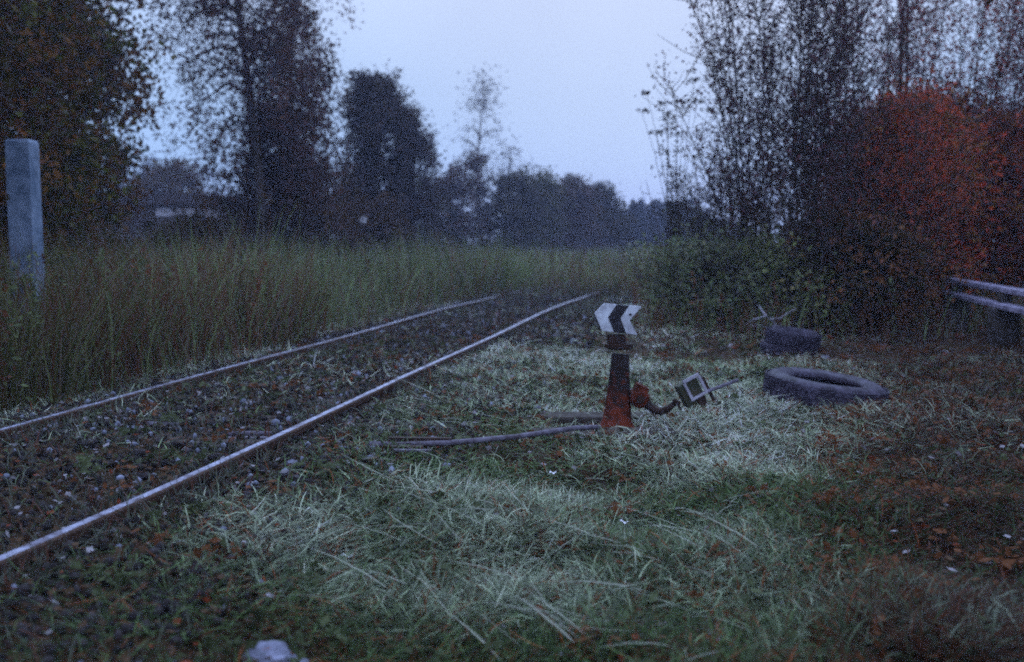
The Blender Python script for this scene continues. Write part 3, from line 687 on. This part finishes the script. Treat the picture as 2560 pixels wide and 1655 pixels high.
tree(at(1760, 13.4), 13.4, .85, 'low green weedy bush right of the track', egg(.8, .85, .4, .2), (.15, .165, .085), leaf=.032, n_limb=30, per=12, m=16, sig=.12, r0=.02, fill=200, seed=47, start=.03, cat='bush', name='bush')
tree(7.2, 8.6, 5.2, 'big dark leafy tree added unseen beyond the right edge to shade that side', egg(1.9, .7, .45, .2), (.05, .03, .016), leaf=.06, n_limb=50, per=12, m=24, sig=.22, r0=.15, fill=500, seed=48, start=.08)
tree(-6.3, 7.6, 6.2, 'dark leafy tree added unseen beyond the left edge to shade that side', egg(1.75, .8, .4, .2), (.042, .030, .012), leaf=.055, n_limb=50, per=12, m=24, sig=.2, r0=.14, fill=600, seed=49, start=.08)

# ------------------------------------------------------------------ grasses
def wedge(n, d0, d1, umin, umax, rg, p=1.0):
    """points in the view wedge; p = 1 uniform in distance, 2 uniform in area"""
    d = (d0 ** p + rg.random(n) * (d1 ** p - d0 ** p)) ** (1 / p)
    u = rg.uniform(umin, umax, n)
    return (u - 1280) / F * d, d
rg = np.random.default_rng(101)
# tall grass left of the track, and over it farther on
def tall():
    V = []; Fs = []; Cs = []; n0 = 0
    for (n, d0, d1) in ((60000, 3.6, 11), (60000, 10, 24), (36000, 22, 60), (14000, 60, 130)):
        nc = n // 16; x, y = wedge(nc, d0, d1, -500, 3000, rg, 1.3); ci = rg.integers(0, nc, n); sg = (.10 + .006 * y)[ci]; x = x[ci] + rg.normal(0, 1, n) * sg; y = y[ci] + rg.normal(0, 1, n) * sg; ch = rg.uniform(.62, 1.22, nc)[ci]; ca = rg.uniform(0, 6.28, nc)[ci]; cl_ = np.abs(rg.normal(0, .22, nc))[ci]; cb = rg.uniform(.6, 1.45, nc)[ci]
        left = x < lr(y) - .34 - .14 * rg.random(n)
        t = tdist(x, y)
        right_far = ((t > .35 + np.clip(19.5 - y, 0, 3) * .4) & (y > 17.2)) | ((t > 1.6) & (y > 11.8) & (rg.random(n) < .7))
        over = (y > 19.8 + rg.normal(0, .4, n)) & (x < rr(y) + .5)
        nn = fbm(x * .45, y * .45)
        keep = (left | right_far | over) & (rg.random(n) < .35 + 1.0 * nn)
        x, y, nn, ch, ca, cl_, cb = x[keep], y[keep], nn[keep], ch[keep], ca[keep], cl_[keep], cb[keep]; m_ = len(x)
        H = 1.08 * ch * rg.uniform(.6, 1.1, m_) * (.75 + .5 * nn)
        dl = lr(y) - x
        H *= np.where((dl > 0), np.clip(.5 + dl * 1.0, 0, 1.12), .62)
        H = np.where(y > 25, np.minimum(H, 1.0), H)
        wdt = .0048 * (1 + y / 13) * rg.uniform(.6, 1.4, m_)
        az = ca + rg.normal(0, .9, m_)
        v, f = blades(np.stack([x, y, hgt(x, y) - .02], 1), H, wdt, az, cl_ + np.abs(rg.normal(.05, .1, m_)), rg.uniform(.05, 1.1, m_), rg)
        c = np.array([.155, .200, .080])[None] * cb[:, None] * rg.uniform(.6, 1.5, (m_, 1)) * (.7 + .6 * fbm(x * .25 + 5, y * .25))[:, None]
        s = rg.random(m_) < .3; c[s] = np.array([.15, .125, .08]) * rg.uniform(.7, 1.4, (s.sum(), 1))
        s = rg.random(m_) < .10 + .35 * (fbm(x * .3 + 60, y * .3) > .55) + .25 * (x > lr(y)); c[s] = np.array([.15, .065, .035])
        # blade colour darkened and browned towards the left edge, painting in its shade
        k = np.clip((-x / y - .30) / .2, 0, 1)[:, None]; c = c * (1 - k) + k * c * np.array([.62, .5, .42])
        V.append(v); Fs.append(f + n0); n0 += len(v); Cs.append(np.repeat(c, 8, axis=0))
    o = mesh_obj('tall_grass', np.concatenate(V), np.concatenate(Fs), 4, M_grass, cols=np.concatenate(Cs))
    tag(o, 'tall uncut grass left of the track and over its far end', 'grass', kind='stuff')
tall()
def tall_weeds():
    n = 1500; x, y = wedge(n, 4.2, 30, -300, 2300, rg, 1.25)
    k = ((x < lr(y) - .3) | ((tdist(x, y) > 1.4) & (y > 11.5)) | (y > 21)) & (fbm(x * .4 + 50, y * .4) > .42); x, y = x[k], y[k]; n = len(x)
    H = rg.uniform(.5, 1.0, n) * np.where(y > 18, .85, 1.1) * np.where(x > rr(y), .8, 1)
    K = 5; g = np.linspace(0, 1, K); a = rg.uniform(0, 6.28, n); ln_ = rg.uniform(0, .25, n) * H
    P = np.zeros((n, K, 3)); P[..., 0] = x[:, None] + np.cos(a)[:, None] * ln_[:, None] * g ** 1.5; P[..., 1] = y[:, None] + np.sin(a)[:, None] * ln_[:, None] * g ** 1.5; P[..., 2] = hgt(x, y)[:, None] + H[:, None] * g
    v1, q1 = tubes(P, np.tile(np.array([.004, .0035, .003, .002, .0012]), (n, 1)), 3)
    m = 46; t = rg.random((n, m)) ** .7; ci = t * (K - 1); i0 = np.clip(ci.astype(int), 0, K - 2); w_ = (ci - i0)[..., None]; ix = np.arange(n)[:, None]
    ce = P[ix, i0] * (1 - w_) + P[ix, i0 + 1] * w_ + rg.normal(0, .055, (n, m, 3)) * (1.15 - t[..., None])
    v2, q2 = leaves(ce.reshape(-1, 3), .026, rg, .3, .5)
    base = np.where((rg.random(n) < .4)[:, None], np.array([[.14, .055, .028]]), np.array([[.09, .105, .045]])) * rg.uniform(.6, 1.4, (n, 1))
    c1_ = np.repeat(base * .8, K * 3, axis=0); c2_ = np.repeat(np.repeat(base, m, axis=0) * rg.uniform(.7, 1.4, (n * m, 1)), 4, axis=0)
    v, q_ = merge([(v1, q1), (v2, q2)]); o = mesh_obj('tall_weeds', v, q_, 4, M_leaf, cols=np.concatenate([c1_, c2_])); tag(o, 'leafy weeds and rusty dock stalks standing in the tall grass', 'weeds', kind='stuff')
tall_weeds()
# matted pale hay and short grass right of the track
def mat_grass():
    V = []; Fs = []; Cs = []; n0 = 0
    for (n, d0, d1, K) in ((310000, 1.9, 5.2, 4), (190000, 4.6, 10, 4), (70000, 9, 20, 4)):
        x, y = wedge(n // 12, d0, d1, -250, 2900, rg, 1.5); ci = rg.integers(0, n // 12, n); csz = rg.gamma(2.0, .022, n // 12)[ci] * (1 + y[ci] / 14); x = x[ci] + rg.normal(0, 1, n) * csz * 1.5; y = y[ci] + rg.normal(0, 1, n) * csz; caz = rg.normal(0, 1.6, n // 12)[ci]; cbr = (.25 + 1.25 * rg.random(n // 12) ** 1.3)[ci]
        t = tdist(x, y); nn = fbm(x * 1.1 + 4, y * 1.1); n2 = fbm(x * 3.1, y * 3.1 + 9, 2)
        dens = np.where(t > .12, np.clip((t + .1 + .12 * np.clip(y - 5, 0, 5)) / .9, .25, 1), np.where(x > lr(y) - .3, .10, .4))
        # bare dark hollow and grass thinned at the near left, standing in for edge shade
        hol = np.exp(-(((x - .48) / .3) ** 2 + ((y - 4.95) / .25) ** 2))
        near = np.clip((-.15 - x - (y - 2.8) * .05) / .9, 0, 1) * (y < 5.2)
        dens = dens * (1 - .9 * hol) * (1 - .75 * near) * np.clip(.25 + 1.5 * (nn - .22) + .8 * (n2 - .4), .08, 1)
        ty = (((x - c1[0]) / .55) ** 2 + ((y - c1[1] + .0) / .50) ** 2 < 1) | (((x - c2[0]) / .4) ** 2 + ((y - c2[1] + .2) / .5) ** 2 < 1)
        lowc = ty | (np.abs(x - SB[0]) < .28) & (y < SB[1]) & (y > SB[1] - .5)
        keep = (rg.random(n) < dens) & ~((x > rr(y) - .09) & (x < rr(y) + .08)) & ~(lowc & (rg.random(n) < .82))
        x, y, nn, n2, t, caz, cbr = x[keep], y[keep], nn[keep], n2[keep], t[keep], caz[keep], cbr[keep]; m_ = len(x)
        brown = np.clip(np.clip((x - .10 - .25 * y) / (.13 * y + .1), 0, 1) + np.clip((3.1 - y) / 1.3, 0, .8), 0, 1)          # shade painted into the blades towards the right and near edges, browned
        ln_ = rg.uniform(.03, .15, m_) * (.6 + .8 * nn)
        ln_ = ln_ * np.where((y > 10.5) & (t > 1.2), 1.5, 1)
        flow = 2 * np.pi * fbm(x * .55 + 2, y * .55 + 7, 2) * 1.6 - .6
        az = flow + caz + rg.normal(0, 1.1, m_)
        up_ = rg.random(m_) < .16
        lean = np.where(up_, rg.uniform(.2, .9, m_), rg.uniform(1.05, 1.56, m_))
        cur = np.where(up_, rg.uniform(.5, 1.8, m_), rg.uniform(-.25, .45, m_))
        wdt = .0026 * (1 + y / 6) * rg.uniform(.6, 1.6, m_)
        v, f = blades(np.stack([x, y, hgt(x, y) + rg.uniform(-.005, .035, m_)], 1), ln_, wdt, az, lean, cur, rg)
        g = np.array([.085, .135, .042]); hay = np.array([.44, .49, .33]); bw = np.array([.18, .050, .014])
        kk = np.clip((nn - .36) * 3.0 - .50 * np.clip(3.9 - y, 0, 1.6) + .30 * np.clip((y - 4.6) / 1.5, 0, 1) + rg.normal(0, .28, m_), 0, 1)[:, None]  # less hay close to the camera, part of the painted edge shade
        c = g * (1 - kk) + hay * kk
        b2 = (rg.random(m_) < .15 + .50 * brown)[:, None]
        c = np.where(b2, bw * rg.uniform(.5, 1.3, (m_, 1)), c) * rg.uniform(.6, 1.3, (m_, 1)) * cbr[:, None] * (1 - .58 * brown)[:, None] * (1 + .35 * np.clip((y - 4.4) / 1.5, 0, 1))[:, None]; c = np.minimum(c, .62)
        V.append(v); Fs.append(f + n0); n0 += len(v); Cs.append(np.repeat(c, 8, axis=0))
    vv = np.concatenate(V)
    gz = hgt(vv[:, 0], vv[:, 1]); vv[:, 2] = np.maximum(vv[:, 2], gz + .002)
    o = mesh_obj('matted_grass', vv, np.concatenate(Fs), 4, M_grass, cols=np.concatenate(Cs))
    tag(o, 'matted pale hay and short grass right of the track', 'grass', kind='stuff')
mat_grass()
def straws():
    n = 700
    x, y = wedge(n, 2.8, 8, 900, 1950, rg, 1.8)
    k = (tdist(x, y) > .4) ; x, y = x[k], y[k]; n = len(x)
    flow = 2 * np.pi * fbm(x * .4 + 12, y * .4 + 7, 2) * 1.2
    v, f = blades(np.stack([x, y, hgt(x, y) + .03], 1), rg.uniform(.15, .4, n), .0042 * rg.uniform(.7, 1.4, n) * (1 + y / 12), flow + rg.normal(0, .5, n), rg.uniform(1.0, 1.45, n), rg.uniform(0, .5, n), rg)
    v[:, 2] = np.maximum(v[:, 2], hgt(v[:, 0], v[:, 1]) + .012)
    c = np.array([.36, .37, .28]) * rg.uniform(.4, 1.1, (n, 1))
    o = mesh_obj('dry_straws', v, f, 4, M_grass, cols=np.repeat(c, 8, axis=0)); tag(o, 'long dry straws lying across the matted grass', 'straw', kind='stuff')
straws()
# low weeds between and beside the rails
def weeds():
    x, y = wedge(95000, 2.0, 20, -300, 2000, rg, 1.3)
    t = tdist(x, y); k = (t > -GAUGE - .5) & (t < .9) & (rg.random(len(x)) < .15 + 1.1 * (fbm(x * 1.7 + 30, y * 1.7) - .25)) & (np.abs(t) > .06) & (np.abs(x - lr(y)) > .06)
    x, y = x[k], y[k]
    ye = 2 + 18 * rg.random(15000) ** 1.2; sd_ = rg.random(15000) < .75; xe = np.where(rg.random(15000) < .5, rr(ye), lr(ye)) + np.where(sd_, 1, -1) * (.045 + np.abs(rg.normal(0, .09, 15000)))
    ke = fbm(xe * 2.1 + 5, ye * 2.1) > .38; x = np.concatenate([x, xe[ke]]); y = np.concatenate([y, ye[ke]]); n = len(x)
    H = rg.uniform(.03, .15, n) * np.where((y > 13) & (np.minimum(np.abs(tdist(x, y)), np.abs(x - lr(y))) > .3), 1.7, 1) * np.where(y > 18, 2.0, 1)
    H = np.where((np.minimum(np.abs(tdist(x, y)), np.abs(x - lr(y))) < .3) & (y > 8) & (y < 18), np.minimum(H, .085), H)
    v, f = blades(np.stack([x, y, hgt(x, y)], 1), H, .0042 * (1 + y / 9) * rg.uniform(.6, 1.5, n), rg.uniform(0, 6.28, n), rg.uniform(.1, 1.1, n), rg.uniform(.2, 1.0, n), rg)
    c = np.array([.085, .09, .06]) * rg.uniform(.4, 1.5, (n, 1)); s = rg.random(n) < .25; c[s] = np.array([.1, .04, .025])
    o = mesh_obj('low_weeds', v, f, 4, M_grass, cols=np.repeat(c, 8, axis=0)); tag(o, 'low weeds growing between and beside the rails', 'weeds', kind='stuff')
weeds()
def broad():
    nc = 900; x, y = wedge(nc, 2.1, 11, 200, 2700, rg, 1.6); k = (tdist(x, y) > .2) | (tdist(x, y) < -.15) & (x > lr(y) + .1); x, y = x[k], y[k]; nc = len(x)
    m = 16; a = rg.uniform(0, 6.28, (nc, m)); r_ = rg.gamma(2, .028, (nc, m)); X = x[:, None] + np.cos(a) * r_; Y = y[:, None] + np.sin(a) * r_
    ce = np.stack([X, Y, hgt(X, Y) + rg.uniform(.02, .07, (nc, m))], -1).reshape(-1, 3)
    v, f = leaves(ce, .022, rg, .6, .62); b = np.array([[.075, .088, .038]]) * rg.uniform(.4, 1.3, (nc, 1)); s_ = rg.random(nc) < np.where(x > .3 * y, .75, .25); b[s_] = np.array([.13, .05, .02])
    o = mesh_obj('broad_leaved_weeds', v, f, 4, M_leaf, cols=np.repeat(np.repeat(b, m, axis=0), 4, axis=0)); tag(o, 'low broad leaved weeds scattered through the short grass', 'weeds', kind='stuff')
broad()
# leaf litter
def litter():
    x, y = wedge(60000, 1.9, 15, -300, 2900, rg, 1.4)
    t = tdist(x, y); k = (x > lr(y) - .4) & (rg.random(len(x)) < np.where(t < .6, .8, .5)) & (np.abs(t) > .05)
    x, y = x[k], y[k]; n = len(x)
    v, f = leaves(np.stack([x, y, hgt(x, y) + rg.uniform(.006, .05, n)], 1), .0135, rg, flat=.75, aspect=.7)
    v = v.reshape(-1, 4, 3); sc_ = (1 + y / 12)[:, None, None]; ce = v.mean(1, keepdims=True); v = (ce + (v - ce) * sc_).reshape(-1, 3)
    c = np.array([.07, .04, .022]) * rg.uniform(.4, 1.5, (n, 1))
    s = rg.random(n) < .11 * np.clip((y - 1.5) / 3, .3, 1); c[s] = np.array([.30, .27, .29]) * rg.uniform(.6, 1.2, (s.sum(), 1))  # pale leaves made rarer towards the near edge, imitating its shade
    s = rg.random(n) < np.where(tdist(x, y) < .6, .035, .09); c[s] = np.array([.20, .045, .02])
    o = mesh_obj('fallen_leaves', v, f, 4, M_leaf, cols=np.repeat(c, 4, axis=0)); tag(o, 'small fallen leaves scattered over the track and grass', 'leaves', kind='stuff')
litter()
# ballast
def ballast():
    x, y = wedge(42000, 1.7, 19, -400, 2000, rg, 1.25)
    t = tdist(x, y); ed = .75 + .5 * vnoise(y * 1.3, 3 + 0 * y)
    k = (t > -GAUGE - .45) & (t < ed) & (rg.random(len(x)) < .35 + .8 * fbm(x * 1.2 + 9, y * 1.2)); x, y = x[k], y[k]; n = len(x)
    ico = np.array([(0, 0, 1), (.89, 0, .45), (.28, .85, .45), (-.72, .53, .45), (-.72, -.53, .45), (.28, -.85, .45), (.72, .53, -.45), (-.28, .85, -.45), (-.89, 0, -.45), (-.28, -.85, -.45), (.72, -.53, -.45), (0, 0, -1)])
    fi = np.array([(0, 1, 2), (0, 2, 3), (0, 3, 4), (0, 4, 5), (0, 5, 1), (1, 6, 2), (2, 7, 3), (3, 8, 4), (4, 9, 5), (5, 10, 1), (2, 6, 7), (3, 7, 8), (4, 8, 9), (5, 9, 10), (1, 10, 6), (11, 7, 6), (11, 8, 7), (11, 9, 8), (11, 10, 9), (11, 6, 10)])
    s = (rg.uniform(.007, .021, n) * (1 + y / 25))[:, None, None] * rg.uniform(.55, 1.2, (n, 1, 3)) * rg.uniform(.8, 1.2, (n, 12, 1))
    a = rg.uniform(0, 6.28, n); ca, sa = np.cos(a)[:, None], np.sin(a)[:, None]
    P = ico[None] * s; X = P[..., 0] * ca - P[..., 1] * sa; Y = P[..., 0] * sa + P[..., 1] * ca
    V = np.stack([X + x[:, None], Y + y[:, None], P[..., 2] + (hgt(x, y) + .008 + rg.uniform(0, .03, n))[:, None]], -1)
    c = np.array([.034, .028, .028]) * rg.uniform(.35, 1.4, (n, 1)); sel = rg.random(n) < .10 * np.clip((y - 2.5) / 3, .2, 1); c[sel] = np.array([.20, .21, .27]) * rg.uniform(.6, 1.2, (sel.sum(), 1))  # fewer pale stones close by, so the colour carries the edge darkening
    Fa = (fi[None] + (np.arange(n) * 12)[:, None, None]).reshape(-1, 3)
    o = mesh_obj('ballast', V, Fa, 3, M_stone, cols=np.repeat(c, 12, axis=0)); tag(o, 'dark track ballast stones with some pale ones', 'gravel', kind='stuff')
ballast()

# ------------------------------------------------------------------ single stones and scraps
def rock(u, v, sx, sy, sz, label, m=M_rock, seed=0, name='stone'):
    rg_ = np.random.default_rng(seed); p = G(u, v, .02); p[2] = float(hgt(p[0], p[1]))
    n, mm = 20, 12; mb = MB(); P = []
    for i in range(mm + 1):
        th = math.pi * i / mm
        for j in range(n):
            ph = 2 * math.pi * j / n; d = np.array([math.sin(th) * math.cos(ph), math.sin(th) * math.sin(ph), math.cos(th)])
            k = .72 + .5 * float(fbm(d[0] * 1.6 + seed * 3.1 + 20, d[1] * 1.6 + d[2] * 1.9 + 20, 3))
            P.append((d[0] * sx * k, d[1] * sy * k, d[2] * sz * k))
    fs = [(i * n + j, i * n + (j + 1) % n, (i + 1) * n + (j + 1) % n, (i + 1) * n + j) for i in range(mm) for j in range(n)]
    mb.add(P, fs); o = mb.build(name, m, loc=(p[0], p[1], p[2] + sz * .5)); o.rotation_euler = (0, 0, rg_.uniform(0, .4)); tag(o, label, 'stone')
rock(672, 1648, .075, .055, .042, 'large pale blue grey stone at the bottom edge', seed=1)
rock(727, 1652, .05, .04, .03, 'smaller stone touching the large pale stone at the bottom edge', seed=2)
rock(1021, 1490, .024, .02, .018, 'small round pale stone left of the bottom centre', seed=3)
rock(1569, 1458, .033, .028, .026, 'dull purple grey stone in the grass below the switch stand', seed=4)
rock(2218, 1512, .026, .022, .024, 'small pale stone at the lower right in dark grass', seed=5)
rock(731, 1196, .034, .026, .022, 'pale stone in the ballast right of the right rail', seed=6)
rock(1150, 1618, .02, .018, .016, 'small bluish stone near the bottom centre', seed=7)
rock(2060, 884, .07, .05, .035, 'pale lump of stone right of the small tyre stack', seed=8)
rock(1030, 1423, .03, .02, .02, 'flat grey stone above the small round pale stone', seed=9)
def scrap(u, v, sx, sy, rz, label, z=.04, tilt=(.1, .1)):
    p = G(u, v, z); mb = MB(); n = 6; P = []
    for i in range(n + 1):
        for sgn in (-1, 1): P.append(((i / n - .5) * sx, sgn * sy / 2 * (.7 + .3 * math.sin(i * 2.1)), .006 * math.sin(i * 1.3)))
    P2 = [(a, b, c - .002) for a, b, c in P]
    fs = [(2 * i, 2 * i + 2, 2 * i + 3, 2 * i + 1) for i in range(n)]; b = len(P)
    fs += [tuple(b + k for k in reversed(f)) for f in list(fs)]
    fs += [(2 * i, b + 2 * i, b + 2 * i + 2, 2 * i + 2) for i in range(n)] + [(2 * i + 1, 2 * i + 3, b + 2 * i + 3, b + 2 * i + 1) for i in range(n)]
    fs += [(0, 1, b + 1, b), (2 * n, b + 2 * n, b + 2 * n + 1, 2 * n + 1)]
    mb.add(P + P2, fs); o = mb.build('paper_scrap', M_paper, loc=p); o.rotation_euler = (tilt[0], tilt[1], rz); tag(o, label, 'litter')
scrap(868, 1389, .045, .010, .05, 'thin pale strip of litter lying at the lower centre left', .05)
scrap(1071, 1136, .035, .02, -.6, 'bright white scrap beside the end of the point rod', .05, (.5, .2))
scrap(1382, 1181, .035, .016, .1, 'pale flat scrap in the grass above the dark hollow', .07, (.3, 0))
scrap(884, 1308, .012, .01, .1, 'tiny white speck of litter left of the matted grass', .06, (.5, 0))
scrap(1560, 1304, .04, .012, -.6, 'pale curled scrap below the dark hollow', .07, (.4, 0))

# ------------------------------------------------------------------ haze
hz = MB(); hz.box((0, 120, 6.5), (420, 400, 15)); m = bpy.data.materials.new('haze'); m.use_nodes = True
t = m.node_tree; t.nodes.clear(); vo = t.nodes.new('ShaderNodeVolumePrincipled'); vo.inputs['Density'].default_value = .0020
vo.inputs['Color'].default_value = (.66, .72, 1, 1); vo.inputs['Anisotropy'].default_value = .0
mo = t.nodes.new('ShaderNodeOutputMaterial'); t.links.new(vo.outputs[0], mo.inputs['Volume'])
HZ = hz.build('haze', m); tag(HZ, 'thin evening haze over the whole yard', kind='stuff')
